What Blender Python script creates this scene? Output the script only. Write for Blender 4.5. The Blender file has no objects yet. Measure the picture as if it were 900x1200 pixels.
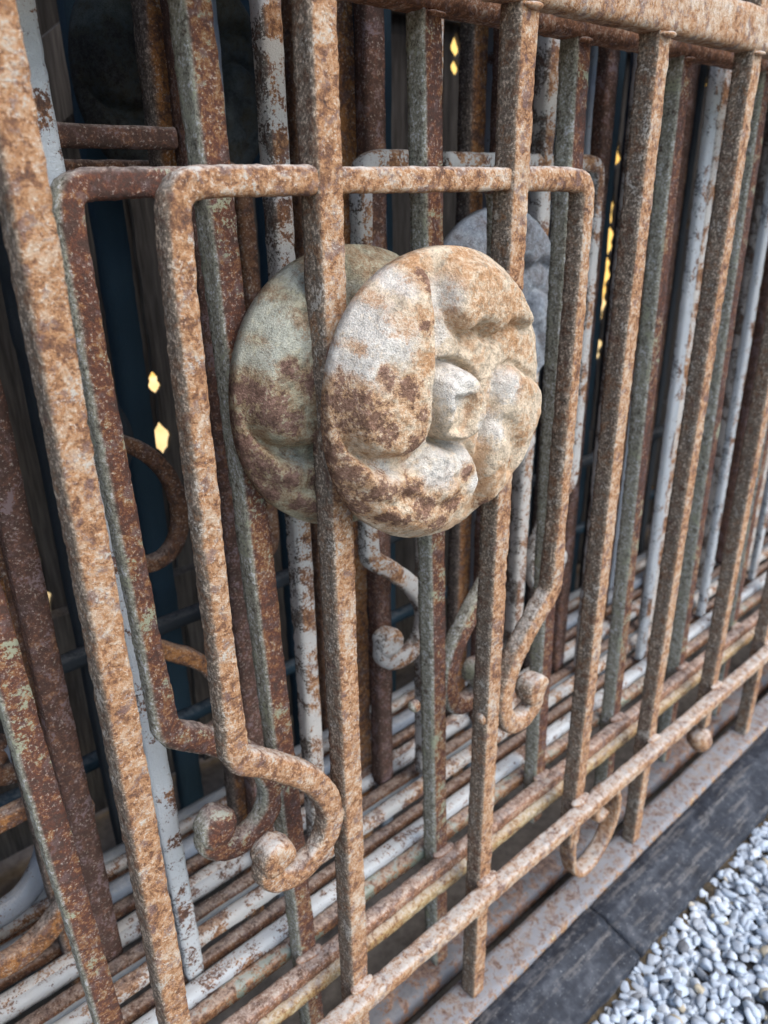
import bpy, math, random
import numpy as np
from mathutils import Matrix, Vector

random.seed(7)
rng = np.random.default_rng(7)
scene = bpy.context.scene
COL = scene.collection

# ------------------------------------------------------------------ units
# grille coordinates are laid out in "u" (camera to front grille = 1 u); 1 u = 0.28 m
S = 0.28
ZG = 2.40            # u from the camera's height down to the ground


def W(x, y, z):
    return (x * S, y * S, (z + ZG) * S)


# ------------------------------------------------------------------ camera
cam = bpy.data.cameras.new("camera")
cam_ob = bpy.data.objects.new("camera", cam)
COL.objects.link(cam_ob)
R = np.array([[0.74770595, -0.2691129, 0.60705359],
              [-0.6638999, -0.28487051, 0.69143743],
              [-0.01314307, -0.9200147, -0.3916634]])
m = Matrix(((R[0, 0], -R[0, 1], -R[0, 2]), (R[1, 0], -R[1, 1], -R[1, 2]), (R[2, 0], -R[2, 1], -R[2, 2]))).to_4x4()
m.translation = Vector(W(0, -1, 0))
cam_ob.matrix_world = m
cam.sensor_fit = 'VERTICAL'
cam.sensor_height = 36.0
cam.lens = 36.0 * 894.0 / 1200.0
cam.clip_start = 0.01
cam.clip_end = 500
cam.dof.use_dof = True
cam.dof.focus_distance = 1.33 * S
cam.dof.aperture_fstop = 11.0
scene.camera = cam_ob

# ------------------------------------------------------------------ light
SUN_EL, SUN_AZ = math.radians(50), math.radians(166)     # azimuth measured clockwise from +Y
world = bpy.data.worlds.new("World")
scene.world = world
world.use_nodes = True
nt = world.node_tree
sky = nt.nodes.new('ShaderNodeTexSky')
sky.sky_type = 'NISHITA'
sky.sun_disc = False
sky.sun_elevation = SUN_EL
sky.sun_rotation = SUN_AZ
bg = nt.nodes['Background']
bg.inputs['Strength'].default_value = 0.15
nt.links.new(sky.outputs[0], bg.inputs['Color'])
sun = bpy.data.lights.new("sun", 'SUN')
sun.energy = 1.4
sun.angle = math.radians(60)
sun.color = (1.0, 0.93, 0.84)
sun_ob = bpy.data.objects.new("sun", sun)
COL.objects.link(sun_ob)
sd = Vector((math.sin(SUN_AZ) * math.cos(SUN_EL), math.cos(SUN_AZ) * math.cos(SUN_EL), math.sin(SUN_EL)))
sun_ob.rotation_euler = sd.to_track_quat('Z', 'Y').to_euler()
sun_ob.location = (0, 0, 3)
scene.view_settings.view_transform = 'Standard'
scene.view_settings.look = 'None'
scene.view_settings.exposure = 1.32
scene.view_settings.gamma = 1.0


# ------------------------------------------------------------------ numpy noise
def _hash(ix, iy, iz):
    h = (ix * 374761393 + iy * 668265263 + iz * 2147483647 + 1013904223) & 0xffffffff
    h = ((h ^ (h >> 13)) * 1274126177) & 0xffffffff
    h = h ^ (h >> 16)
    return (h & 0xffff) / 65535.0


def vnoise(p, sc):
    q = p * sc + 1000.0
    i = np.floor(q).astype(np.int64)
    f = q - i
    f = f * f * (3 - 2 * f)
    r = 0
    for a in (0, 1):
        for b in (0, 1):
            for c in (0, 1):
                w = (f[:, 0] if a else 1 - f[:, 0]) * (f[:, 1] if b else 1 - f[:, 1]) * (f[:, 2] if c else 1 - f[:, 2])
                r = r + w * _hash(i[:, 0] + a, i[:, 1] + b, i[:, 2] + c)
    return r * 2 - 1


# ------------------------------------------------------------------ materials
class NT:
    def __init__(s, name):
        s.m = bpy.data.materials.new(name)
        s.m.use_nodes = True
        s.t = s.m.node_tree
        s.b = s.t.nodes['Principled BSDF']
        s.pos = s.t.nodes.new('ShaderNodeNewGeometry')

    def link(s, a, b):
        s.t.links.new(a, b)

    def setv(s, sock, v):
        if hasattr(v, 'is_output') or isinstance(v, bpy.types.NodeSocket):
            s.link(v, sock)
        else:
            sock.default_value = v

    def noise(s, scale, detail=4, rough=0.55, vec=None, dist=0.0):
        n = s.t.nodes.new('ShaderNodeTexNoise')
        n.inputs['Scale'].default_value = scale
        n.inputs['Detail'].default_value = detail
        n.inputs['Roughness'].default_value = rough
        n.inputs['Distortion'].default_value = dist
        s.link(vec or s.pos.outputs['Position'], n.inputs['Vector'])
        return n.outputs['Fac']

    def scalevec(s, v):
        n = s.t.nodes.new('ShaderNodeVectorMath')
        n.operation = 'MULTIPLY'
        s.link(s.pos.outputs['Position'], n.inputs[0])
        n.inputs[1].default_value = v
        return n.outputs[0]

    def math(s, op, a, b=0.0, c=None, clamp=False):
        n = s.t.nodes.new('ShaderNodeMath')
        n.operation = op
        n.use_clamp = clamp
        s.setv(n.inputs[0], a)
        s.setv(n.inputs[1], b)
        if c is not None:
            s.setv(n.inputs[2], c)
        return n.outputs[0]

    def step(s, v, lo, hi):
        n = s.t.nodes.new('ShaderNodeMapRange')
        n.interpolation_type = 'SMOOTHSTEP'
        s.setv(n.inputs['Value'], v)
        n.inputs['From Min'].default_value = lo
        n.inputs['From Max'].default_value = hi
        return n.outputs[0]

    def ramp(s, v, stops):
        n = s.t.nodes.new('ShaderNodeValToRGB')
        e = n.color_ramp.elements
        while len(e) > 1:
            e.remove(e[-1])
        e[0].position = stops[0][0]
        e[0].color = (*stops[0][1], 1)
        for p, c in stops[1:]:
            x = e.new(p)
            x.color = (*c, 1)
        s.setv(n.inputs[0], v)
        return n.outputs[0]

    def mix(s, f, a, b):
        n = s.t.nodes.new('ShaderNodeMix')
        n.data_type = 'RGBA'
        s.setv(n.inputs['Factor'], f)
        for k, v in ((6, a), (7, b)):
            if isinstance(v, tuple):
                n.inputs[k].default_value = (*v, 1)
            else:
                s.link(v, n.inputs[k])
        return n.outputs[2]

    def dot(s, d):
        n = s.t.nodes.new('ShaderNodeVectorMath')
        n.operation = 'DOT_PRODUCT'
        s.link(s.pos.outputs['Normal'], n.inputs[0])
        n.inputs[1].default_value = d
        return n.outputs['Value']

    def attr(s, name):
        n = s.t.nodes.new('ShaderNodeAttribute')
        n.attribute_name = name
        x = s.t.nodes.new('ShaderNodeSeparateColor')
        s.link(n.outputs['Color'], x.inputs[0])
        return x.outputs

    def finish(s, col, rough=0.9, bump=None, dist=0.0006, strength=1.0, spec=0.25, metal=0.0):
        s.setv(s.b.inputs['Base Color'], col if not isinstance(col, tuple) else (*col, 1))
        s.setv(s.b.inputs['Roughness'], rough)
        s.b.inputs['Specular IOR Level'].default_value = spec
        s.b.inputs['Metallic'].default_value = metal
        if bump is not None:
            n = s.t.nodes.new('ShaderNodeBump')
            n.inputs['Distance'].default_value = dist
            n.inputs['Strength'].default_value = strength
            s.link(bump, n.inputs['Height'])
            s.link(n.outputs[0], s.b.inputs['Normal'])
        return s.m


RUST = dict(dark=(.085, .05, .038), rust=(.21, .10, .052), orange=(.41, .21, .095), tan=(.51, .37, .25), pale=(.74, .66, .55), violet=(.17, .11, .10))


def rust_mat(name, shift=0.0, paint=None, amount=0.0, side=None, side_amt=0.0, side_dir=(-1, 0, 0), dust=0.35,
             dustcol=(.55, .53, .49), pal=None, pits=0.6, big=60, paint2=None, pale_amt=.55):
    p = dict(RUST)
    if pal:
        p.update(pal)
    n = NT(name)
    nb = n.noise(big, 5, .62, dist=.6)
    nm = n.noise(190, 7, .72, dist=.5)
    nf = n.noise(620, 5, .7)
    ng = n.noise(1500, 3, .65)
    v = n.math('ADD', n.math('MULTIPLY', nm, .70), n.math('MULTIPLY', nb, .40))
    v = n.math('ADD', v, n.math('MULTIPLY', nf, .35))
    v = n.math('ADD', v, n.math('MULTIPLY', n.math('SUBTRACT', n.noise(11, 3, .6), .5), .28))
    v = n.math('ADD', v, -.225 + shift)
    col = n.ramp(v, [(.31, p['dark']), (.42, p['rust']), (.49, p['orange']), (.60, p['tan']), (.76, p['pale'])])
    # soft violet-brown patches and pale scale flakes
    vp = n.step(n.math('ADD', n.noise(120, 5, .65), n.math('MULTIPLY', nf, .3)), .67, .78)
    col = n.mix(n.math('MULTIPLY', vp, .72), col, p['violet'])
    fl = n.step(n.math('ADD', nf, n.math('MULTIPLY', nb, .3)), .70, .82)
    col = n.mix(n.math('MULTIPLY', fl, pale_amt), col, p['pale'])
    pit = n.step(n.math('ADD', ng, n.math('MULTIPLY', nm, .5)), .71, .60)
    col = n.mix(n.math('MULTIPLY', pit, pits), col, p['dark'])
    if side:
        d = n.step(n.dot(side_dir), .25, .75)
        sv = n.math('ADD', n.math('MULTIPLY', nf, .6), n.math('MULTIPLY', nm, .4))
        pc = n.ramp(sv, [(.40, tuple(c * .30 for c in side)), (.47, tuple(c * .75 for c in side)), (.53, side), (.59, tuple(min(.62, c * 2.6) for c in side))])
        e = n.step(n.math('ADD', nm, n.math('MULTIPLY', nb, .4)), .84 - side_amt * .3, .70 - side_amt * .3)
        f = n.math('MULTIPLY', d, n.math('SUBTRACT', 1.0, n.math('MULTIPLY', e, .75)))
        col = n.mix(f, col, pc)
    if paint:
        w = n.math('ADD', n.math('MULTIPLY', nb, .8), n.math('MULTIPLY', nf, .25))
        w = n.math('ADD', w, n.math('MULTIPLY', nm, .3))
        w = n.math('ADD', w, n.math('MULTIPLY', n.math('SUBTRACT', nf, .5), .25))
        e = n.step(w, 1.0 - amount * .65, 1.05 - amount * .65)
        pc = n.mix(n.noise(30, 3), paint, paint2 or tuple(c * .8 for c in paint))
        pc = n.mix(n.step(nm, .62, .75), pc, p['rust'])
        col = n.mix(e, col, pc)
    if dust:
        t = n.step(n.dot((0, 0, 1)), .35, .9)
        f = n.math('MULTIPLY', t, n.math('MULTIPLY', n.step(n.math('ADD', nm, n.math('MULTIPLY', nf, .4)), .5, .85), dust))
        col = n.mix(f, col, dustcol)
    h = n.math('ADD', n.math('MULTIPLY', nm, .35), n.math('MULTIPLY', nf, .7))
    h = n.math('ADD', h, n.math('MULTIPLY', ng, .5))
    return n.finish(col, .9, h, .0014, 1.0)


M = {}
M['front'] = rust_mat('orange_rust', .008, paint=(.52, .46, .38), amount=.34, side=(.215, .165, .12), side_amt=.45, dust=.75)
M['rail'] = rust_mat('rail_rust', .03, dust=.75, pal=dict(pale=(.62, .56, .48)))
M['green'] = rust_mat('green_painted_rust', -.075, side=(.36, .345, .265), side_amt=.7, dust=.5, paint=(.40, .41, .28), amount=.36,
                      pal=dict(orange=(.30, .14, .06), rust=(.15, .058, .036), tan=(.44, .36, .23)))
M['weld'] = rust_mat('pale_weld', .12, dust=.6, pal=dict(tan=(.62, .54, .43)))
M['greenrail'] = rust_mat('green_rail', -.02, paint=(.30, .36, .29), amount=.45, dust=.5)
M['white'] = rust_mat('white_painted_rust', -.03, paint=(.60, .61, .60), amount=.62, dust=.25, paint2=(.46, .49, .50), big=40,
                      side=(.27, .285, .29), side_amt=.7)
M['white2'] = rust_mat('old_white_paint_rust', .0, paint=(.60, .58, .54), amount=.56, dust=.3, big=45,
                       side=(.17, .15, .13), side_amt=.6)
M['blueg'] = rust_mat('blue_grey_paint_rust', -.06, paint=(.34, .37, .39), amount=.8, dust=.3, big=35)
M['purple'] = rust_mat('purple_brown_paint', -.12, paint=(.25, .18, .175), amount=.40, dust=.3,
                       pal=dict(orange=(.26, .13, .07), rust=(.14, .07, .05)))
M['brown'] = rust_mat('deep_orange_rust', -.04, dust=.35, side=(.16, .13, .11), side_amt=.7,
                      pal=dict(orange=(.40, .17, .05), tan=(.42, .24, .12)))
M['brown2'] = rust_mat('dark_brown_rust', -.09, dust=.4, pal=dict(orange=(.25, .13, .07), tan=(.32, .24, .17)))
M['grey'] = rust_mat('grey_paint_rust', -.08, paint=(.26, .29, .33), amount=.75, dust=.35)
M['teal'] = rust_mat('dark_blue_paint', -.15, paint=(.03, .06, .085), amount=1.0, dust=.2, pits=.2, pal=dict(rust=(.05, .07, .09)))
M['black'] = rust_mat('black_paint', -.15, paint=(.05, .06, .07), amount=1.0, dust=.2, pits=.2, pal=dict(rust=(.06, .055, .05)))
M['darkfoot'] = rust_mat('foot_rail_dark', -.07, paint=(.15, .15, .16), amount=.55, dust=.4, dustcol=(.24, .23, .22))
M['rail2'] = rust_mat('rail_brown', -.03, dust=.5, pal=dict(orange=(.34, .16, .085)))
M['ochrerail'] = rust_mat('rail_ochre', .03, dust=.6, pal=dict(orange=(.44, .27, .11), tan=(.52, .42, .24)))
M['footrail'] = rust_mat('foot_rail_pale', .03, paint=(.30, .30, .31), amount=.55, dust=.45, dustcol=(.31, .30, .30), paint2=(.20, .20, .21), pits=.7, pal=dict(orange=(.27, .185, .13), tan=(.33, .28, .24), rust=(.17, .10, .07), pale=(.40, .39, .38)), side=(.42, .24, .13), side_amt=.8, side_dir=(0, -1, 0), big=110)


def disc_mat(name, white, tan, orange, purple):
    n = NT(name)
    a = n.attr('stain')
    nb = n.noise(70, 4, .6)
    nm = n.noise(230, 5, .65)
    nf = n.noise(850, 4, .7)
    ng = n.noise(1400, 3, .6)
    nc = n.noise(140, 6, .7, dist=.5)
    nk = n.noise(420, 5, .7)
    jit = n.math('ADD', n.math('MULTIPLY', n.math('SUBTRACT', nc, .5), 2.4), n.math('MULTIPLY', n.math('SUBTRACT', nk, .5), 2.6))
    col = n.ramp(n.math('ADD', nm, n.math('MULTIPLY', n.math('SUBTRACT', nf, .5), .7)),
                 [(.30, tuple(c * .55 for c in tan)), (.5, tan), (.66, tuple(min(1, c * 1.3) for c in tan))])
    col = n.mix(n.math('MULTIPLY', n.step(n.math('ADD', nb, n.math('MULTIPLY', jit, .12)), .50, .64), .5), col, orange)
    wcol = n.ramp(n.math('ADD', n.math('MULTIPLY', ng, .5), n.math('MULTIPLY', nm, .5)), [(.38, tuple(c * .55 for c in white)), (.5, tuple(c * .88 for c in white)), (.6, tuple(min(.85, c * 1.15) for c in white))])
    col = n.mix(n.math('MULTIPLY', n.step(n.math('ADD', a[2], n.math('MULTIPLY', jit, .60)), .22, .90), .78), col, wcol)
    halo = n.step(n.math('ADD', a[0], n.math('MULTIPLY', jit, .4)), .25, .6)
    org = n.step(n.math('ADD', a[1], n.math('MULTIPLY', jit, .75)), .40, .95)
    ocol = n.ramp(n.math('ADD', n.math('MULTIPLY', nf, .5), n.math('MULTIPLY', nm, .5)), [(.38, tuple(c * .5 for c in orange)), (.5, orange), (.6, tan)])
    col = n.mix(n.math('MULTIPLY', n.math('MAXIMUM', org, halo), .72), col, ocol)
    pcol = n.ramp(n.math('ADD', n.math('MULTIPLY', nf, .5), n.math('MULTIPLY', nm, .5)), [(.40, tuple(c * .7 for c in purple)), (.5, tuple(c * 1.3 for c in purple)), (.6, tuple(c * 2.4 for c in purple))])
    col = n.mix(n.math('MULTIPLY', n.step(n.math('ADD', a[0], n.math('MULTIPLY', jit, .75)), .60, .86), .85), col, pcol)
    pit = n.step(n.math('ADD', ng, n.math('MULTIPLY', nf, .4)), .56, .44)
    col = n.mix(n.math('MULTIPLY', pit, .35), col, (.25, .15, .09))
    h = n.math('ADD', n.math('MULTIPLY', nf, .9), n.math('MULTIPLY', ng, .6))
    h = n.math('ADD', h, n.math('MULTIPLY', nm, .4))
    return n.finish(col, .93, h, .0018, 1.0)


M['disc'] = disc_mat('medallion_rust', (.76, .72, .65), (.64, .51, .36), (.54, .27, .11), (.125, .065, .045))
M['disc2'] = disc_mat('medallion_green', (.50, .51, .43), (.43, .39, .27), (.34, .20, .10), (.13, .07, .055))
M['disc3'] = disc_mat('medallion_bluegrey', (.36, .41, .47), (.32, .35, .38), (.26, .24, .24), (.15, .13, .13))
M['disc4'] = disc_mat('medallion_black', (.10, .12, .12), (.055, .065, .07), (.07, .065, .05), (.03, .03, .03))


# ------------------------------------------------------------------ mesh builders
def build(name, verts, faces, mat, parent=None, smooth=True):
    me = bpy.data.meshes.new(name)
    v = np.asarray(verts, dtype=np.float32)
    if isinstance(faces, np.ndarray):
        k = faces.shape[1]
        me.vertices.add(len(v))
        me.vertices.foreach_set('co', v.ravel())
        me.loops.add(faces.size)
        me.loops.foreach_set('vertex_index', faces.astype(np.int32).ravel())
        me.polygons.add(len(faces))
        me.polygons.foreach_set('loop_start', np.arange(0, faces.size, k, dtype=np.int32))
        me.polygons.foreach_set('loop_total', np.full(len(faces), k, dtype=np.int32))
        me.update(calc_edges=True)
        me.validate()
    else:
        me.from_pydata([tuple(map(float, a)) for a in v], [], faces)
    if smooth:
        me.polygons.foreach_set('use_smooth', [True] * len(me.polygons))
    me.materials.append(mat)
    ob = bpy.data.objects.new(name, me)
    COL.objects.link(ob)
    if parent:
        ob.parent = parent
        ob.matrix_parent_inverse = Matrix.Identity(4)
    return ob


def section(n=20, sharp=6.0):
    a = np.linspace(0, 2 * math.pi, n, endpoint=False) + math.pi / n
    c, s_ = np.cos(a), np.sin(a)
    r = 1.0 / (np.abs(c) ** sharp + np.abs(s_) ** sharp) ** (1 / sharp)
    return np.stack([c * r, s_ * r], 1)


def chaikin(pts, it=2):
    pts = [np.array(p, float) for p in pts]
    for _ in range(it):
        q = [pts[0]]
        for a, b in zip(pts[:-1], pts[1:]):
            q += [a * .75 + b * .25, a * .25 + b * .75]
        q.append(pts[-1])
        pts = q
    return pts


def resample(pts, step):
    p = np.array(pts, float)
    d = np.linalg.norm(np.diff(p, axis=0), axis=1)
    s_ = np.concatenate([[0], np.cumsum(d)])
    n = max(2, int(s_[-1] / step) + 1)
    t = np.linspace(0, s_[-1], n)
    return np.stack([np.interp(t, s_, p[:, k]) for k in range(p.shape[1])], 1)


def sweep(path, y0, y1, width, step=.012, nsec=20, amp=.0022, sharp=13.0, wfun=None, seed=0., hump=0.):
    """Square bar swept along a path of (x, z) points in u; depth from y0 to y1. Returns verts (u) and faces."""
    P = resample(path, step)
    T = np.gradient(P, axis=0)
    T /= np.linalg.norm(T, axis=1)[:, None] + 1e-9
    N = np.stack([T[:, 1], -T[:, 0]], 1)
    sec = section(nsec, sharp)
    n = len(P)
    w = np.full(n, width / 2)
    dp = np.full(n, (y1 - y0) / 2)
    if wfun is not None:
        k = wfun(np.linspace(0, 1, n))
        w = w * k
    yc = (y0 + y1) / 2
    X = P[:, 0][:, None] + N[:, 0][:, None] * sec[:, 0][None] * w[:, None]
    Z = P[:, 1][:, None] + N[:, 1][:, None] * sec[:, 0][None] * w[:, None]
    Y = yc + sec[:, 1][None] * dp[:, None] + 0 * X
    V = np.stack([X, Y, Z], -1).reshape(-1, 3)
    if amp > 0:
        q = V + seed
        d = vnoise(q, 9) * .7 + vnoise(q + 7, 60) * .35 + vnoise(q + 3, 130) * .85
        d = d - np.maximum(0, vnoise(q + 11, 45) - .40) * 2.0
        Cn = np.stack([P[:, 0], np.full(n, yc), P[:, 1]], 1)[:, None, :].repeat(nsec, 1).reshape(-1, 3)
        o = V - Cn
        o /= np.linalg.norm(o, axis=1)[:, None] + 1e-9
        V = V + o * (d * amp)[:, None]
    i = np.arange(n - 1)[:, None] * nsec
    j = np.arange(nsec)[None]
    j2 = (j + 1) % nsec
    F = np.stack([i + j, i + j2, i + nsec + j2, i + nsec + j], -1).reshape(-1, 4)
    # caps: centre point fans written as quads with a repeated column pair collapsed
    c0, c1 = len(V), len(V) + 1
    V = np.vstack([V, V[:nsec].mean(0), V[(n - 1) * nsec:n * nsec].mean(0)])
    caps = []
    h = nsec // 2
    for a in range(0, nsec, 2):
        caps.append([c0, (a + 2) % nsec, a + 1, a])
        b = (n - 1) * nsec
        caps.append([c1, b + a, b + a + 1, b + (a + 2) % nsec])
    F = np.vstack([F, np.array(caps)])
    return V, F


def place(name, V, F, mat, parent, smooth=True):
    """Put geometry given in u under a root whose origin is at W(parent u-location)."""
    o = np.array(parent['u0']) if parent else np.array([0, 0, -ZG])
    Vm = (V - o) * S
    return build(name, Vm, F, mat, parent, smooth)


def root(name, x, y, z, label, cat, group=None, kind=None):
    o = bpy.data.objects.new(name, None)
    COL.objects.link(o)
    o.empty_display_size = .05
    o.location = W(x, y, z)
    o['u0'] = (x, y, z)
    if label:
        o['label'] = label
    if cat:
        o['category'] = cat
    if group:
        o['group'] = group
    if kind:
        o['kind'] = kind
    return o


# ------------------------------------------------------------------ medallion relief
LOBES = [
    ([(-.26, .99), (-.26, .86), (-.27, .71), (-.27, .55), (-.26, .39), (-.28, .17), (-.31, -.02), (-.36, -.16), (-.45, -.25), (-.62, -.27), (-.79, -.21), (-.90, -.10), (-.97, .04), (-1.2, .2), (-1.3, .9), (-.6, 1.4)], .030, .10),
    ([(-1.3, .12), (-.97, -.04), (-.86, -.20), (-.70, -.32), (-.47, -.35), (-.34, -.28), (-.24, -.22), (-.08, -.29), (.05, -.29), (.16, -.43), (.22, -.6), (.15, -.74), (.01, -.84), (-.17, -.95), (-.3, -1.3), (-1.2, -1.2)], .024, .11),
    ([(.28, -.23), (.35, -.05), (.38, .12), (.47, .18), (.6, .16), (.71, .07), (.90, -.01), (1.2, -.3), (.9, -.9), (.5, -1.1), (.31, -.95), (.26, -.61), (.23, -.41)], .024, .10),
    ([(-.07, .99), (-.13, .79), (-.11, .58), (.02, .43), (.19, .48), (.32, .37), (.45, .41), (.59, .47), (.73, .37), (1.2, .48), (.8, 1.2), (.16, 1.3)], .023, .11),
    ([(-.29, .20), (-.19, .27), (-.06, .28), (.08, .21), (.16, .09), (.17, -.09), (.11, -.21), (-.01, -.27), (-.18, -.24), (-.28, -.13), (-.31, .07)], .033, .075),
]
NOTCH = [(-.19, .10), (-.02, .08), (-.01, -.08), (-.06, -.17), (-.22, -.15), (-.19, -.03)]
LEDGE = [(-.13, -.07), (.02, -.08), (-.02, -.16), (-.15, -.14)]
GROOVES = [([(-1.07, -.22), (-.94, -.38), (-.77, -.51), (-.63, -.56), (-.51, -.54)], .010, .045),
           ([(-.54, -.49), (-.36, -.63), (-.17, -.68), (-.02, -.63), (.06, -.52)], .007, .04),
           ([(.43, -.2), (.50, -.32), (.58, -.47), (.55, -.61)], .016, .06),
           ([(.09, .40), (.15, .46), (.26, .45)], .020, .07),
           ([(.36, .40), (.47, .46)], .012, .05),
           ([(.22, -.09), (.34, -.2)], .008, .05),
           ([(-.20, .9), (-.19, .7), (-.2, .45), (-.22, .25)], .008, .05)]
PURPLE = [(-.91, .18, .13), (-.83, .06, .15), (-.72, -.04, .1), (-.57, .2, .11), (-.51, -.17, .11), (-1.03, -.03, .1), (-.99, -.18, .12), (-.91, -.31, .12), (-.73, -.44, .12), (-.51, -.48, .1), (-.91, -.48, .1), (-.81, -.56, .1), (-.63, -.65, .08), (-.36, -.63, .12), (-.11, -.67, .1), (0, -.48, .08), (-.55, -.7, .07), (-.72, .31, .08), (-.47, .04, .07), (-.33, .82, .07), (-.41, .56, .06), (-.23, -.8, .1), (-.91, -.56, .07), (.35, -.83, .07), (.52, -.54, .05)]
ORANGE = [(-.34, .84, .14), (-.39, .62, .12), (-.44, .36, .13), (-.58, .12, .17), (-.67, .75, .07), (-.59, .59, .1), (-.71, .77, .07), (-.94, .49, .04), (-.84, .48, .05), (.17, .72, .25), (.44, .52, .25), (.05, .88, .12), (.02, .57, .17), (.55, .34, .17), (.61, -.01, .13), (-.6, .93, .07), (.38, -.61, .12), (.75, .25, .12), (.6, -.29, .12), (.16, .95, .12), (-.29, .96, .08), (0, .04, .08), (-.66, -.14, .17), (-.44, -.7, .17), (-1.05, .05, .1)]
WHITE = [(-.84, .67, .23), (-.97, .44, .18), (-.68, .5, .18), (-.78, .36, .15), (-.14, .69, .12), (-.17, .16, .17), (-.28, -.38, .18), (-.03, -.38, .12), (-.09, .2, .12), (.43, .05, .12), (.09, -.13, .07), (.31, -.23, .1), (-.17, .49, .1), (-.5, .83, .1), (.63, -.7, .04), (-.66, -.34, .1), (.11, -.57, .07)]


def seg_dist(U, Vv, pts, closed):
    d = np.full(U.shape, 9.0)
    inside = np.zeros(U.shape, bool)
    n = len(pts)
    for k in range(n if closed else n - 1):
        x0, y0 = pts[k]
        x1, y1 = pts[(k + 1) % n]
        dx, dy = x1 - x0, y1 - y0
        t = np.clip(((U - x0) * dx + (Vv - y0) * dy) / (dx * dx + dy * dy), 0, 1)
        d = np.minimum(d, np.hypot(U - x0 - t * dx, Vv - y0 - t * dy))
        if closed and y0 != y1:
            c = ((y0 > Vv) != (y1 > Vv)) & (U < (x1 - x0) * (Vv - y0) / (y1 - y0) + x0)
            inside ^= c
    return np.where(inside, d, -d) if closed else d


def medallion(parent, cx, cz, yr, r, mat, dome=.055, detail=1.0, rot=0.0, seed=0.):
    """Cast swirl-shell boss: rim at yr, bulging towards -Y."""
    nr, na = int(84 * detail), int(250 * detail)
    rr = np.concatenate([np.linspace(.012, .9, nr), .9 + .1 * np.sin(np.linspace(0, math.pi / 2, 10)[1:])])
    aa = np.linspace(0, 2 * math.pi, na, endpoint=False)
    Rr, Aa = np.meshgrid(rr, aa, indexing='ij')
    U, Vv = Rr * np.cos(Aa), Rr * np.sin(Aa)
    c, s_ = math.cos(rot), math.sin(rot)
    U2, V2 = U * c - Vv * s_, U * s_ + Vv * c
    h = dome * np.sqrt(np.clip(1 - Rr ** 2.6, 0, 1))
    edge = np.clip((1 - Rr) / .14, 0, 1)
    edge = edge * edge * (3 - 2 * edge)
    dboss = seg_dist(U2, V2, chaik2(LOBES[-1][0]), True)
    out = np.clip(-dboss / .05, 0, 1)
    for pts, amp, soft in LOBES:
        d = seg_dist(U2, V2, chaik2(pts), True)
        if pts is LOBES[-1][0]:
            out = 1.0
            h -= .016 * np.exp(-((dboss + .018) / .028) ** 2)
        h += amp * out * edge * np.where(d > 0, 1 - np.exp(-np.maximum(d, 0) / (soft * .6)), 0) * 1.28
        h -= amp * .42 * edge * np.exp(-((d + .012) / .026) ** 2)
        h += amp * .16 * edge * np.exp(-((d - .07) / .05) ** 2)
    for pts, amp, wd in GROOVES:
        d = seg_dist(U2, V2, pts, False)
        h -= amp * np.exp(-(d / wd) ** 2) * (.25 + .75 * edge)
    d = seg_dist(U2, V2, NOTCH, True)
    h -= .015 * np.clip((d + .022) / .050, 0, 1)
    wob = 1 + .010 * np.sin(3 * aa + 1) + .007 * np.sin(5 * aa + 2)
    X = cx + r * U * wob[None]
    Z = cz + r * Vv * wob[None]
    Y = yr - h
    P = np.stack([X, Y, Z], -1).reshape(-1, 3)
    nz = vnoise(P + seed, 26) * .0028 + vnoise(P + seed, 75) * .0020 + vnoise(P + seed + 5, 150) * .0016
    P[:, 1] -= nz
    n1 = len(rr)
    i = np.arange(n1 - 1)[:, None] * na
    j = np.arange(na)[None]
    j2 = (j + 1) % na
    F = np.stack([i + j, i + j2, i + na + j2, i + na + j], -1).reshape(-1, 4)
    # rim wall, back and centre
    base = (n1 - 1) * na
    rim = P[base:base + na].copy()
    back = rim.copy()
    back[:, 1] = yr + .018
    back2 = np.stack([cx + (rim[:, 0] - cx) * .9, np.full(na, yr + .024), cz + (rim[:, 2] - cz) * .9], 1)
    b0 = len(P)
    P = np.vstack([P, back, back2])
    jj = np.arange(na)
    jn = (jj + 1) % na
    F = np.vstack([F, np.stack([base + jj, base + jn, b0 + jn, b0 + jj], 1),
                   np.stack([b0 + jj, b0 + jn, b0 + na + jn, b0 + na + jj], 1)])
    ci, cb = len(P), len(P) + 1
    P = np.vstack([P, P[:na].mean(0), [cx, yr + .026, cz]])
    caps = []
    for a in range(0, na - na % 2, 2):
        caps.append([ci, (a + 2) % na, a + 1, a])
        caps.append([cb, b0 + na + a, b0 + na + a + 1, b0 + na + (a + 2) % na])
    F = np.vstack([F, np.array(caps)])
    ob = place('medallion', P, F, mat, parent)
    uu = (P[:, 0] - cx) / r
    vv = (P[:, 2] - cz) / r
    uu, vv = uu * c - vv * s_, uu * s_ + vv * c
    cols = np.zeros((len(P), 4), np.float32)
    cols[:, 3] = 1
    for ch, lst in ((0, PURPLE), (1, ORANGE), (2, WHITE)):
        f = np.zeros(len(P))
        for x, y, q in lst:
            f = np.maximum(f, np.exp(-(((uu - x) ** 2 + (vv - y) ** 2) / (q * q)) * .7))
        cols[:, ch] = f
    ca = ob.data.color_attributes.new('stain', 'FLOAT_COLOR', 'POINT')
    ca.data.foreach_set('color', cols.ravel())
    return ob


def chaik2(pts, it=1):
    pts = [np.array(p, float) for p in pts]
    for _ in range(it):
        q = []
        for a, b in zip(pts, pts[1:] + pts[:1]):
            q += [a * .75 + b * .25, a * .25 + b * .75]
        pts = q
    return [tuple(p) for p in pts]


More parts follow.
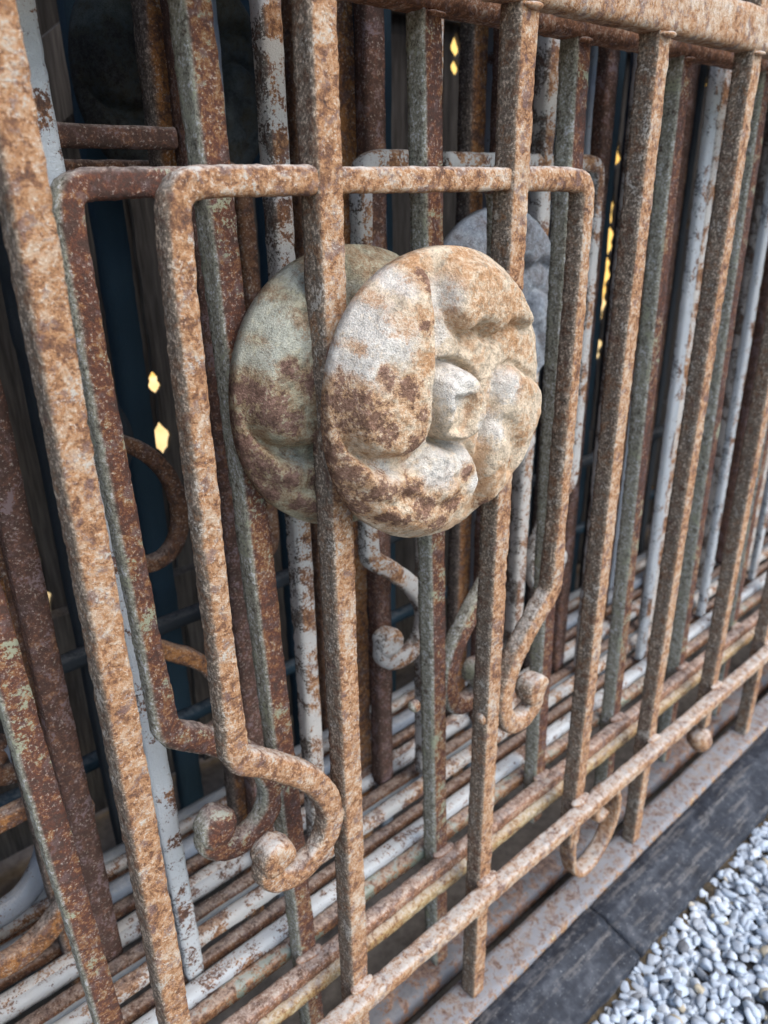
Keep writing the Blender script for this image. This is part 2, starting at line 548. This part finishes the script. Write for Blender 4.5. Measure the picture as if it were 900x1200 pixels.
def ball_mesh(c, r, amp=.003, seed=0., sx=1., sy=1., sz=1.):
    n, m_ = 20, 12
    V, F = [], []
    for i in range(m_ + 1):
        t = math.pi * (i + .02) / (m_ + .04)
        for j in range(n):
            a = 2 * math.pi * j / n
            V.append((c[0] + r * sx * math.sin(t) * math.cos(a), c[1] + r * sy * math.sin(t) * math.sin(a), c[2] + r * sz * math.cos(t)))
    for i in range(m_):
        for j in range(n):
            F.append((i * n + j, (i + 1) * n + j, (i + 1) * n + (j + 1) % n, i * n + (j + 1) % n))
    V = np.array(V)
    V = V + (V - np.array(c)) / r * (vnoise(V + seed, 40) * amp)[:, None]
    return V, np.array(F)


def roll_mesh(cx, cz, y0, y1, r, seed):
    """Tight rolled end of a scroll: a short lumpy cylinder about Y with softened rims."""
    n = 28
    prof = [(.05, 0), (.55, -.02), (.85, .03), (.97, .14), (1, .32), (1, .68), (.97, .86), (.85, .97), (.55, 1.02), (.05, 1)]
    V = []
    for rr, t in prof:
        for j in range(n):
            a = 2 * math.pi * j / n
            k = r * rr * (1 + .07 * math.cos(a - .6) + .03 * math.cos(3 * a))
            V.append((cx + k * math.cos(a), y0 + (y1 - y0) * t, cz + k * math.sin(a)))
    V = np.array(V)
    c = np.array([cx, (y0 + y1) / 2, cz])
    d = vnoise(V + seed, 35) * .004 + vnoise(V + seed, 90) * .0028
    V = V + (V - c) / r * d[:, None]
    F = []
    for i in range(len(prof) - 1):
        for j in range(n):
            F.append((i * n + j, (i + 1) * n + j, (i + 1) * n + (j + 1) % n, i * n + (j + 1) % n))
    return V, np.array(F)


# ------------------------------------------------------------------ a window grille
SCROLL = [(-.475, -.02), (-.475, -.91), (-.470, -.965), (-.43, -.992), (-.37, -1.045), (-.31, -1.105), (-.268, -1.18), (-.262, -1.25),
          (-.295, -1.310), (-.350, -1.330), (-.400, -1.318), (-.430, -1.288), (-.430, -1.262), (-.412, -1.248)]


def grille(name, Y, label, mat, bars, cat='grille', group='rusty grilles stacked on edge', railmat=None, footmat=None, cx=None,
           half=.475, dz=0., tilt=0., bw=.050, ztop=.82, motif=True, discmat=None, step=.012, nsec=20, seed=0.,
           yr=-.05, dome=.055, x0=-1.6, x1=7.0, proud=.05, skip_low=(), topz=.292, railz=-1.79, detail=1.0, rivets=False,
           motifmat=None, rot=0.0, disc=True, lowbars=True, amp=.0019, th=.05, welds=False, foot=True, uprail=True):
    """bars: right front edges (u) at z=0; the rails lie in front of the bars' faces at the bottom."""
    rm = railmat or mat
    bars = list(bars)
    while bars[-1] < 6.9:
        bars.append(bars[-1] + (bars[-1] - bars[-2]))
    g = root(name, bars[0], Y, -ZG + .02, label, cat, group)

    def X(x, z):
        return x - tilt * z

    k = 0
    for bi, b in enumerate(bars):
        c = b - bw / 2
        zb = -2.272 if (lowbars and bi not in skip_low) else (railz - .012 if not lowbars else railz - .20)
        zt = ztop
        far = b > 4.2 or b < -.2
        V, F = sweep([(X(c, zt), zt + dz), (X(c, zb), zb + dz * (0 if zb < -2.2 else 1))], Y, Y + th, bw, step * (3 if far else 1),
                     nsec, amp, seed=seed + bi * 3.1)
        place('bar', V, F, mat, g)
    # rails
    rs = step * 1.6
    V, F = sweep([(x0, railz - .021 + dz), (x1, railz - .021 + dz)], Y - proud, Y - .001, .042, rs, nsec, amp * .9, 5, seed=seed + 50)
    place('bottom_rail', V, F, rm, g)
    V, F = sweep([(x0, topz + .047 + dz), (x1, topz + .047 + dz)], Y - .006, Y + .058, .094, rs, nsec, amp * .9, 7, seed=seed + 60)
    place('top_rail', V, F, rm, g)
    if uprail:
        V, F = sweep([(x0, ztop + .03 + dz), (x1, ztop + .03 + dz)], Y - .006, Y + .058, .06, rs * 3, 12, 0, 7)
        place('upper_rail', V, F, rm, g)
    if foot:
        V, F = sweep([(x0, -2.31), (x1, -2.31)], Y - .035, Y + .075, .074, rs, nsec, amp * .8, 9, seed=seed + 70)
        place('foot_rail', V, F, footmat or rm, g)
    if welds:
        for bi, b in enumerate(bars):
            if -.2 < b < 4.2:
                for wz, k in ((railz + .004, 1.0), (topz - .002, .6)):
                    V, F = ball_mesh((X(b - bw / 2, wz), Y - .004, wz + dz - .002), .024 * k, .008, seed + bi, 1.5, .7, .38)
                    place('weld', V, F, rm, g)
    if motif and cx is not None:
        mm = motifmat or mat
        bl, br = cx - .19, cx + .266                      # right edges of the two bars that carry the boss
        for sgn in (-1, 1):
            hh = half
            path = [(cx + (bl - bw - cx if sgn < 0 else br - cx) * 1.0, .011)]
            path = [((bl - bw + .004) if sgn < 0 else (br - .004), .011)]
            corner = [(sgn * (hh - .055), .011), (sgn * (hh - .012), .004), (sgn * hh, -.045)]
            pts = path + [(cx + a, b) for a, b in corner] + [(cx - sgn * (a + .475 - hh), b) for a, b in
                                                             [(q[0] * 1.0, q[1]) for q in SCROLL[1:]]]
            # SCROLL is drawn for the left side; mirror it for the right
            pts = path + [(cx + a, b) for a, b in corner]
            off = .475 - hh
            for a, b in SCROLL[1:]:
                pts.append((cx + (a + off if sgn < 0 else -(-.475 + (a + .475) * .84 + off)), b))
            pts = [(X(a, b), b + dz) for a, b in chaikin(pts, 3)]

            def wf(t):
                return 1 + .22 * np.clip((t - .55) / .1, 0, 1)
            V, F = sweep(pts, Y + .001, Y + .047, .044, step * .8, nsec, amp, 4.0, wfun=wf, seed=seed + 80 + sgn)
            ex, ez = pts[-1]
            Vb, Fb = roll_mesh(ex, ez, Y - .004, Y + .054, .043, seed + 80 + sgn)
            place('scroll', np.vstack([V, Vb]), np.vstack([F, Fb + len(V)]), mm, g)
        V, F = sweep([(X(bl - .004, .011), .011 + dz), (X(br - bw + .004, .011), .011 + dz)], Y + .003, Y + .045, .040, step, nsec, amp, 5, seed=seed + 90)
        place('crossbar', V, F, mm, g)
        if disc:
            medallion(g, X(cx - .018, -.36), -.355 + dz, Y + yr, .265, discmat or M['disc'], dome * .82, detail, rot, seed)
        if rivets:
            for (rx, rz) in ((bl - bw * .9, -1.235), (br - bw * .98, -1.235)):
                V, F = ball_mesh((rx, Y + .02, rz), .017, .002, seed)
                place('rivet', V, F, mm, g)
    return g


SP = .4535
front_bars = [-.545, -.095, .358, .805, 1.26, 1.71, 2.14, 2.595, 3.05, 3.50, 3.955, 4.41, 4.86, 5.32, 5.77, 6.22, 6.68]
g1 = grille('iron_grille', 0.0, 'front grille of the stack, orange rusted, its round swirl boss fully in view',
            M['front'], front_bars, railmat=M['rail'], footmat=M['footrail'], cx=.995, discmat=M['disc'], skip_low=(5, 7, 11, 15),
            rivets=True, welds=True, detail=1.25, step=.008, nsec=28, amp=.0019)
# curled strap and ball under the front grille's lower rail
strap = [(1.685, -1.80), (1.682, -1.95), (1.69, -2.06), (1.725, -2.155), (1.79, -2.19), (1.865, -2.165), (1.93, -2.09), (1.955, -1.99),
         (1.925, -1.905), (1.855, -1.88), (1.80, -1.925), (1.825, -1.985), (1.875, -1.97)]
V, F = sweep(chaikin(strap, 2), -.004, .052, .023, .010, 20, .0018, 5, seed=9.)
place('curl', V, F, M['rail'], g1)
V, F = ball_mesh((2.575, .022, -2.065), .05, .004, 3.)
place('ball', V, F, M['rail'], g1)
V, F = sweep(chaikin([(p[0] + 1.83, p[1]) for p in strap], 2), .002, .05, .017, .014, 14, .0018, 5, seed=19.)
place('curl', V, F, M['rail'], g1)

g2_bars = [-.69, -.235, .222, .70, 1.18, 1.645, 2.09, 2.555, 3.01, 3.47, 3.92, 4.38, 4.84, 5.30, 5.75, 6.2]
g2 = grille('iron_grille', .15, 'second grille from the front, flaking green paint on purple brown rust, greenish boss half hidden',
            M['green'], g2_bars, railmat=M['rail2'], cx=.905, tilt=.033, discmat=M['disc2'], motifmat=M['green'],
            skip_low=(5, 9), detail=1.0, step=.010, nsec=20, seed=21., dome=.05, yr=-.045, rivets=True, welds=True, footmat=M['darkfoot'], proud=.042)
V, F = sweep([(-1.6, -1.853), (7.0, -1.853)], .092, .149, .040, .016, 18, .002, 5, seed=23.)
place('lower_strip', V, F, M['ochrerail'], g2)
V, F = sweep([(-1.6, -1.835), (7.0, -1.835)], .203, .243, .040, .016, 18, .002, 5, seed=29.)
place('back_strip', V, F, M['greenrail'], g2)

g3_bars = [-1.03, -.53, -.03, .49, 2.535, 3.04, 3.55, 4.06, 4.56, 5.07, 5.58]
g3 = grille('iron_grille', .29, 'white painted grille with flaking bar showing just right of the big left bar',
            M['white'], g3_bars, motif=False, step=.016, nsec=16, seed=33., tilt=.015, railmat=M['white'], bw=.046, topz=.5, foot=False, lowbars=False, proud=.046, th=.03)

g4_bars = [-0.899, -0.429, 0.041, 0.511, 0.981, 1.415, 1.84, 2.289, 2.759, 3.23, 3.7, 4.17, 4.64, 5.11, 5.58]
g4 = grille('iron_grille', .38, 'dirty white and rust grille, its blue grey boss peeking out behind the front boss',
            M['white2'], g4_bars, cx=1.625, half=.45, dz=.045, topz=.5, foot=False, lowbars=False, proud=.042, discmat=M['disc3'], step=.016, nsec=16, seed=44., dome=.03, yr=-.02,
            detail=.6, motifmat=M['white2'], railmat=M['white2'])

g5_bars = [-.54, -.08, .385, .856, 1.322, 1.788, 2.254, 2.72, 3.19, 3.65, 4.12, 4.58, 5.05, 5.5]
g5 = grille('iron_grille', .475, 'purple brown grille whose dark horizontal bar shows at the upper left',
            M['purple'], g5_bars, motif=False, step=.02, nsec=14, seed=55., railmat=M['brown2'], bw=.056, topz=.5, foot=False, lowbars=False, proud=.042)

V, F = sweep([(-.9, .090), (.785, .092)], .478, .520, .040, .02, 16, .0022, 5, seed=57.)
place('crossbar', V, F, M['purple'], g5)

g6_bars = [-.55, -.08, .33, .845, 1.30, 1.76, 2.22, 2.68, 3.14, 3.6, 4.06, 4.52, 4.98]
g6 = grille('iron_grille', .56, 'plain grille in bright orange brown rust behind the purple brown one',
            M['brown'], g6_bars, motif=False, step=.025, nsec=12, seed=66., bw=.062, railmat=M['white'], topz=.52, foot=False)

g7_bars = [-.42, .06, .60, 1.02, 1.50, 1.98, 2.46, 2.94, 3.42, 3.9, 4.38, 4.86]
g7 = grille('iron_grille', .68, 'grey painted grille with dark curls low down, deep in the stack',
            M['grey'], g7_bars, cx=.62, half=.44, dz=.03, disc=False, motifmat=M['brown2'], step=.03, nsec=12, seed=77., topz=.55, foot=False)

for g_, y_, zz, mt in ((g3, .322, -1.83, M['brown2']), (g4, .425, -1.82, M['blueg']), (g5, .53, -1.80, M['white2']), (g6, .615, -1.83, M['brown2']),
                       (g7, .735, -1.80, M['white2']), (g7, .775, -1.86, M['rail2'])):
    V, F = sweep([(-1.6, zz), (6.5, zz)], y_, y_ + .034, .034, .03, 14, .002, 5, seed=zz * 10 + y_)
    place('back_strip', V, F, mt, g_)
for g_, y_, mt, wd, pts in (
        (g7, .70, M['brown2'], .040, [(.52, -.50), (.618, -.524), (.716, -.567), (.788, -.653), (.815, -.771), (.778, -.87), (.703, -.893), (.652, -.845), (.651, -.80)]),
        (g7, .66, M['grey'], .060, [(.30, -1.20), (.325, -1.333), (.334, -1.452), (.307, -1.577), (.239, -1.658), (.163, -1.677), (.089, -1.653), (.032, -1.575), (.04, -1.50)]),
        (g6, .565, M['brown'], .042, [(.48, -.93), (.576, -.989), (.666, -1.07), (.732, -1.116), (.786, -1.194), (.807, -1.294), (.78, -1.366), (.714, -1.365), (.68, -1.32)]),
        (g6, .52, M['brown'], .060, [(.375, -1.35), (.361, -1.466), (.307, -1.598), (.231, -1.669), (.139, -1.690), (.052, -1.643), (-.013, -1.542), (.0, -1.47)]),
        (g6, .60, M['brown'], .050, [(-.9, -1.345), (.415, -1.35)])):
    V, F = sweep(chaikin(pts, 2), y_, y_ + .045, wd, .02, 16, .0022, 5, seed=y_ * 100)
    place('curl' if len(pts) > 2 else 'crossbar', V, F, mt, g_)

g8_bars = [-.5, .0, .40, 1.0, 1.36, 1.62, 1.86, 2.1, 2.36, 2.6, 3.1, 3.36, 3.6, 3.86, 4.1, 4.36, 4.6]
g8 = grille('iron_grille', .82, 'dark brown rusted grille behind the grey painted one',
            M['brown2'], g8_bars, motif=False, step=.03, nsec=12, seed=88., railmat=M['blueg'], topz=.58, foot=False)

g9_bars = [-.4, .12, .62, 1.16, 1.70, 2.2, 2.74, 3.2, 3.7, 4.2, 4.7]
g9 = grille('iron_grille', .97, 'black painted grille with a dark round boss visible at the top left',
            M['black'], g9_bars, cx=1.06, half=.475, dz=.60, discmat=M['disc4'], motifmat=M['black'], step=.03, nsec=12, seed=99., detail=.5,
            ztop=1.0, topz=.8)

g10_bars = [-.5, .03, .52, .965, 1.5, 1.96, 2.42, 2.88, 3.34, 3.8, 4.3]
g10 = grille('iron_grille', 1.16, 'dark blue painted grille with thick bars, last of the stack before the timber fence',
             M['teal'], g10_bars, motif=False, step=.03, nsec=12, seed=111., bw=.085, ztop=1.0, topz=.8, railz=-1.7)


# ------------------------------------------------------------------ ground, kerb, gravel
def simple_noise_mat(name, c1, c2, scale, detail=5, rough=.95, bump=.002, spec=.2, c3=None):
    n = NT(name)
    a = n.noise(scale, detail, .6)
    b = n.noise(scale * 6, 4, .6)
    v = n.math('ADD', n.math('MULTIPLY', a, .7), n.math('MULTIPLY', b, .3))
    st = [(.38, c1), (.62, c2)]
    if c3:
        st.append((.72, c3))
    return n.finish(n.ramp(v, st), rough, v, bump, .8, spec)


soil = simple_noise_mat('soil', (.07, .062, .055), (.19, .17, .15), 18)
G = 3.0 / S
V = [(-40, -40, -ZG), (60, -40, -ZG), (60, 60, -ZG), (-40, 60, -ZG)]
o = place('ground', np.array([(-120., -120, -ZG), (160, -120, -ZG), (160, 160, -ZG), (-120, 160, -ZG)]), [(0, 1, 2, 3)], soil, None, False)
o['kind'] = 'structure'

# dark kerb slabs in front of the foot rail
n = NT('slate_slab')
a = n.noise(30, 5, .6)
b = n.noise(160, 4, .6)
c = n.noise(900, 2, .5)
v = n.math('ADD', n.math('MULTIPLY', a, .65), n.math('MULTIPLY', b, .35))
col = n.ramp(v, [(.38, (.009, .010, .014)), (.50, (.022, .026, .034)), (.64, (.065, .070, .080))])
st = n.noise(16, 5, .65, vec=n.scalevec((1, 9, 9)))
col = n.mix(n.math('MULTIPLY', n.step(n.math('ADD', st, n.math('MULTIPLY', b, .25)), .64, .80), .5), col, (.17, .155, .14))
col = n.mix(n.math('MULTIPLY', n.step(n.math('ADD', c, n.math('MULTIPLY', b, .3)), .83, .9), .7), col, (.45, .45, .43))
M['slate'] = n.finish(col, n.math('ADD', .55, n.math('MULTIPLY', b, .3)), v, .0015, .7, .35)

kerb = root('kerb', 0, -.14, -ZG + .02, None, None, kind='structure')


def slab(xa, xb, seed):
    prof = [(-.032, -2.40), (-.032, -2.302), (-.042, -2.292), (-.092, -2.290), (-.100, -2.289), (-.112, -2.298), (-.215, -2.326), (-.238, -2.330), (-.246, -2.36), (-.247, -2.40)]
    P = resample(prof, .011)
    nx = int((xb - xa) / .03) + 1
    xs = np.linspace(xa, xb, nx)
    pts = []
    for x in xs:
        e = min(x - xa, xb - x)
        k = .006 * math.exp(-(e / .012) ** 2)
        for (y, z) in P:
            pts.append((x, y, z - k if z > -2.38 else z))
    pts = np.array(pts)
    pts[:, 2] += (vnoise(pts + seed, 7) * .0035 + vnoise(pts + seed, 30) * .0018 + vnoise(pts + seed, 80) * .001) * (pts[:, 2] > -2.39)
    pts[:, 1] += vnoise(pts + seed + 9, 9) * .004
    q = len(P)
    i = np.arange(nx - 1)[:, None] * q
    j = np.arange(q - 1)[None]
    F = np.stack([i + j, i + q + j, i + q + j + 1, i + j + 1], -1).reshape(-1, 4).tolist()
    F.append(list(range(q)))
    F.append(list(range((nx - 1) * q, nx * q))[::-1])
    place('slab', pts, F, M['slate'], kerb)


xj = [-2.6, -.42, 1.764, 3.95, 6.13, 8.3]
for k in range(5):
    slab(xj[k] + .005, xj[k + 1] - .005, k * 5.)

# mossy litter along the kerb
moss = simple_noise_mat('mossy_soil', (.02, .017, .012), (.10, .075, .045), 90, c3=(.24, .21, .11))
nx, ny = 420, 14
xs, ys = np.meshgrid(np.linspace(-.5, 6.5, nx), np.linspace(-.235, -.345, ny), indexing='ij')
pts = np.stack([xs, ys, np.zeros_like(xs)], -1).reshape(-1, 3)
t = (pts[:, 1] + .235) / -.11
pts[:, 2] = -2.352 - t * .032 + vnoise(pts, 16) * .008 + vnoise(pts, 60) * .006 + vnoise(pts, 140) * .003
i = np.arange(nx - 1)[:, None] * ny
j = np.arange(ny - 1)[None]
F = np.stack([i + j, i + j + 1, i + ny + j + 1, i + ny + j], -1).reshape(-1, 4)
o = place('moss_strip', pts, F, moss, None)
o['kind'] = 'stuff'
o['label'] = 'thin strip of brown moss and litter between kerb and gravel'
o['category'] = 'moss'

# gravel: angular pale blue grey chips
n = NT('gravel_chips')
at = n.attr('tone')
nb_ = n.noise(260, 4, .6)
col = n.ramp(at[0], [(.0, (.12, .12, .12)), (.06, (.26, .28, .30)), (.2, (.36, .40, .44)), (.7, (.42, .48, .54)), (.96, (.56, .60, .63)), (.985, (.44, .38, .27))])
col = n.mix(n.math('MULTIPLY', n.step(nb_, .55, .72), .35), col, (.22, .23, .25))
col = n.mix(n.math('MULTIPLY', n.step(nb_, .42, .30), .35), col, (.66, .68, .69))
M['gravel'] = n.finish(col, .8, nb_, .0006, .6, .3)


def ico1():
    bm_v = []
    p = (1 + 5 ** .5) / 2
    v = [(-1, p, 0), (1, p, 0), (-1, -p, 0), (1, -p, 0), (0, -1, p), (0, 1, p), (0, -1, -p), (0, 1, -p), (p, 0, -1), (p, 0, 1), (-p, 0, -1), (-p, 0, 1)]
    f = [(0, 11, 5), (0, 5, 1), (0, 1, 7), (0, 7, 10), (0, 10, 11), (1, 5, 9), (5, 11, 4), (11, 10, 2), (10, 7, 6), (7, 1, 8), (3, 9, 4), (3, 4, 2), (3, 2, 6), (3, 6, 8), (3, 8, 9), (4, 9, 5), (2, 4, 11), (6, 2, 10), (8, 6, 7), (9, 8, 1)]
    v = [np.array(a) / np.linalg.norm(a) for a in v]
    cache, nf = {}, []

    def mid(a, b):
        k = (min(a, b), max(a, b))
        if k not in cache:
            q = v[a] + v[b]
            v.append(q / np.linalg.norm(q))
            cache[k] = len(v) - 1
        return cache[k]
    for a, b, c in f:
        x, y, z = mid(a, b), mid(b, c), mid(c, a)
        nf += [(a, x, z), (b, y, x), (c, z, y), (x, y, z)]
    return np.array(v), np.array(nf)


iv, iff = ico1()


def stones(name, n, region, smin, smax, zf, label, seed):
    r = np.random.default_rng(seed)
    NV = len(iv)
    Vs = np.zeros((n, NV, 3))
    tone = np.zeros((n, NV))
    for k in range(n):
        d = iv.copy()
        # cut by random planes -> angular chip
        for _ in range(8):
            a = r.normal(size=3)
            a /= np.linalg.norm(a)
            h = r.uniform(.38, .75)
            ex = np.maximum(d @ a - h, 0)
            d = d - ex[:, None] * a[None]
        s_ = smin + (smax - smin) * r.uniform() ** 1.4
        d = d * np.array([1.0, r.uniform(.6, .95), r.uniform(.45, .8)]) * s_
        A = np.array(Matrix.Rotation(r.uniform(0, 6.28), 3, 'Z') @ Matrix.Rotation(r.normal() * .5, 3, 'X') @ Matrix.Rotation(r.normal() * .4, 3, 'Y'))
        x, y, z = zf(r)
        Vs[k] = d @ A.T + np.array([x, y, z])
        tone[k] = r.uniform()
    F = (iff[None] + (np.arange(n) * NV)[:, None, None]).reshape(-1, 3)
    ob = place(name, Vs.reshape(-1, 3), F, M['gravel'], None, False)
    c = np.ones((n * NV, 4), np.float32)
    c[:, 0] = tone.ravel()
    ca = ob.data.color_attributes.new('tone', 'FLOAT_COLOR', 'POINT')
    ca.data.foreach_set('color', c.ravel())
    ob['kind'] = 'stuff'
    ob['label'] = label
    ob['category'] = 'gravel'
    return ob


def zf_main(r):
    y = -.252 - 2.2 * r.uniform() ** 1.3
    x = r.uniform(.7, 5.3)
    z = -2.395 + r.uniform() * .055
    if y > -.30:
        z -= .012
    return x, y, z


stones('gravel', 26000, None, .018, .034, zf_main, 'pale blue grey stone chips spread beside the dark kerb', 5)

# ------------------------------------------------------------------ timber fence behind and the ochre backdrop wall beyond
n = NT('weathered_timber')
gr = n.noise(8, 6, .65, vec=n.scalevec((14, 14, .8)))
g2n = n.noise(60, 3, .5, vec=n.scalevec((8, 8, .5)))
v = n.math('ADD', n.math('MULTIPLY', gr, .6), n.math('MULTIPLY', g2n, .4))
M['timber'] = n.finish(n.ramp(v, [(.36, (.04, .034, .03)), (.5, (.09, .078, .068)), (.66, (.16, .14, .12))]), .9, v, .002, .8)


def box(x0, x1, y0, y1, z0, z1):
    v = np.array([(x, y, z) for x in (x0, x1) for y in (y0, y1) for z in (z0, z1)], float)
    f = [(0, 1, 3, 2), (4, 6, 7, 5), (0, 4, 5, 1), (2, 3, 7, 6), (0, 2, 6, 4), (1, 5, 7, 3)]
    return v, f


fence = root('timber_fence', 0, 1.62, -ZG, 'weathered grey timber board fence with bright gaps behind the stacked grilles', 'fence')
fr = random.Random(3)
gaps = [-3.0, -2.55, -2.1, -1.68, -1.2, -.75, -.30, .15, .66, 1.19, 1.72, 2.28, 2.74, 3.30, 3.62, 4.03, 4.40, 4.86, 5.3, 5.8, 6.3, 6.8, 7.3, 7.75, 8.2, 8.65, 9.1, 9.6, 10.1, 10.6]
openings = {.66: [(-1.50, -1.15), (.45, .56)], 1.19: [(-.90, -.80), (-.67, -.61), (.46, .8)], 1.72: [(-1.9, -1.8), (-.1, .0)], 2.28: [(.42, .62)],
            2.74: [(.44, .60), (-1.2, -1.1)], 4.03: [(-.75, -.1), (-.98, -.86), (.1, .2)], 4.86: [(-2.2, -2.0), (-.3, -.2), (.50, .60)], 3.62: [(.05, .3), (-1.3, -1.15)], 3.3: [(-.5, -.4), (-1.75, -1.6)], 4.4: [(-.62, -.5), (.3, .42), (-1.5, -1.42)], 5.3: [(-.2, .1), (-1.0, -.9)], .15: [(-1.9, -1.5)]}


def gap_half(gx, z):
    """half width of the crack between two waney boards at height z: mostly shut, open in a few places"""
    w = -.006
    for a, b in openings.get(gx, [(-.6 + (gx * 7 % 1) * .6, -.5 + (gx * 7 % 1) * .6)]):
        c, h = (a + b) / 2, (b - a) / 2
        w = max(w, (.072 if gx > 2 else .045) * math.exp(-((z - c) / h) ** 4) - .006)
    if w > .004:
        w = w * (.62 + .38 * math.sin(z * 57 + gx * 5) * math.sin(z * 23 + gx)) + .002 * math.sin(z * 140 + gx)
    return w + .003 * math.sin(z * 31 + gx * 9)



for gi in range(len(gaps) - 1):
    ga, gb = gaps[gi], gaps[gi + 1]
    yb = 1.600 if gi % 2 else 1.624
    V, F = [], []
    zb = -2.385 + fr.uniform(0, .05)
    zs = [zb + (1.18 - zb) * i / 240 for i in range(241)]
    for z in zs:
        xa, xb = ga + gap_half(ga, z), gb - gap_half(gb, z)
        V += [(xa, yb, z), (xb, yb, z), (xb, yb + .02, z), (xa, yb + .02, z)]
    for i in range(len(zs) - 1):
        for j in range(4):
            F.append((i * 4 + j, i * 4 + (j + 1) % 4, i * 4 + 4 + (j + 1) % 4, i * 4 + 4 + j))
    F += [(3, 2, 1, 0), tuple(len(V) - 4 + k for k in range(4))]
    place('board', np.array(V), F, M['timber'], fence, False)
for z in (.62, -1.55):
    V, F = box(-3.2, 10.7, 1.535, 1.598, z, z + .16)
    place('batten', V, F, M['timber'], fence, False)
# diagonal brace at the left end
L0, L1 = np.array((-1.3, -1.35)), np.array((1.3, .55))
d = (L1 - L0) / np.linalg.norm(L1 - L0)
nn = np.array((-d[1], d[0])) * .09
V = np.array([(p[0] + s1 * nn[0], yy, p[1] + s1 * nn[1]) for p in (L0, L1) for yy in (1.49, 1.533) for s1 in (-1, 1)])
F = [(0, 1, 3, 2), (4, 6, 7, 5), (0, 4, 5, 1), (2, 3, 7, 6), (0, 2, 6, 4), (1, 5, 7, 3)]
place('brace', V, F, M['timber'], fence, False)

wallm = simple_noise_mat('ochre_sunlight_tint', (.74, .44, .10), (.82, .56, .18), 3, bump=.003)  # strong ochre colour stands in for the bright sunlight beyond the fence
V, F = box(-14, 26, 9.0, 9.6, -ZG - .02, 6.0)
wl = place('backdrop_wall', V, F, wallm, None, False)
wl['label'] = 'added backdrop wall, strong ochre standing in for sunlight seen through the fence gaps'
wl['category'] = 'wall'
ochre = simple_noise_mat('pale_ochre_paving', (.72, .52, .22), (.82, .66, .36), 5)
o = place('path', np.array([(-14., 1.7, -ZG + .02), (26, 1.7, -ZG + .02), (26, 8.99, -ZG + .02), (-14, 8.99, -ZG + .02)]), [(0, 1, 2, 3)], ochre, None, False)
o['kind'] = 'structure'

for o in scene.objects:
    if 'u0' in o:
        del o['u0']
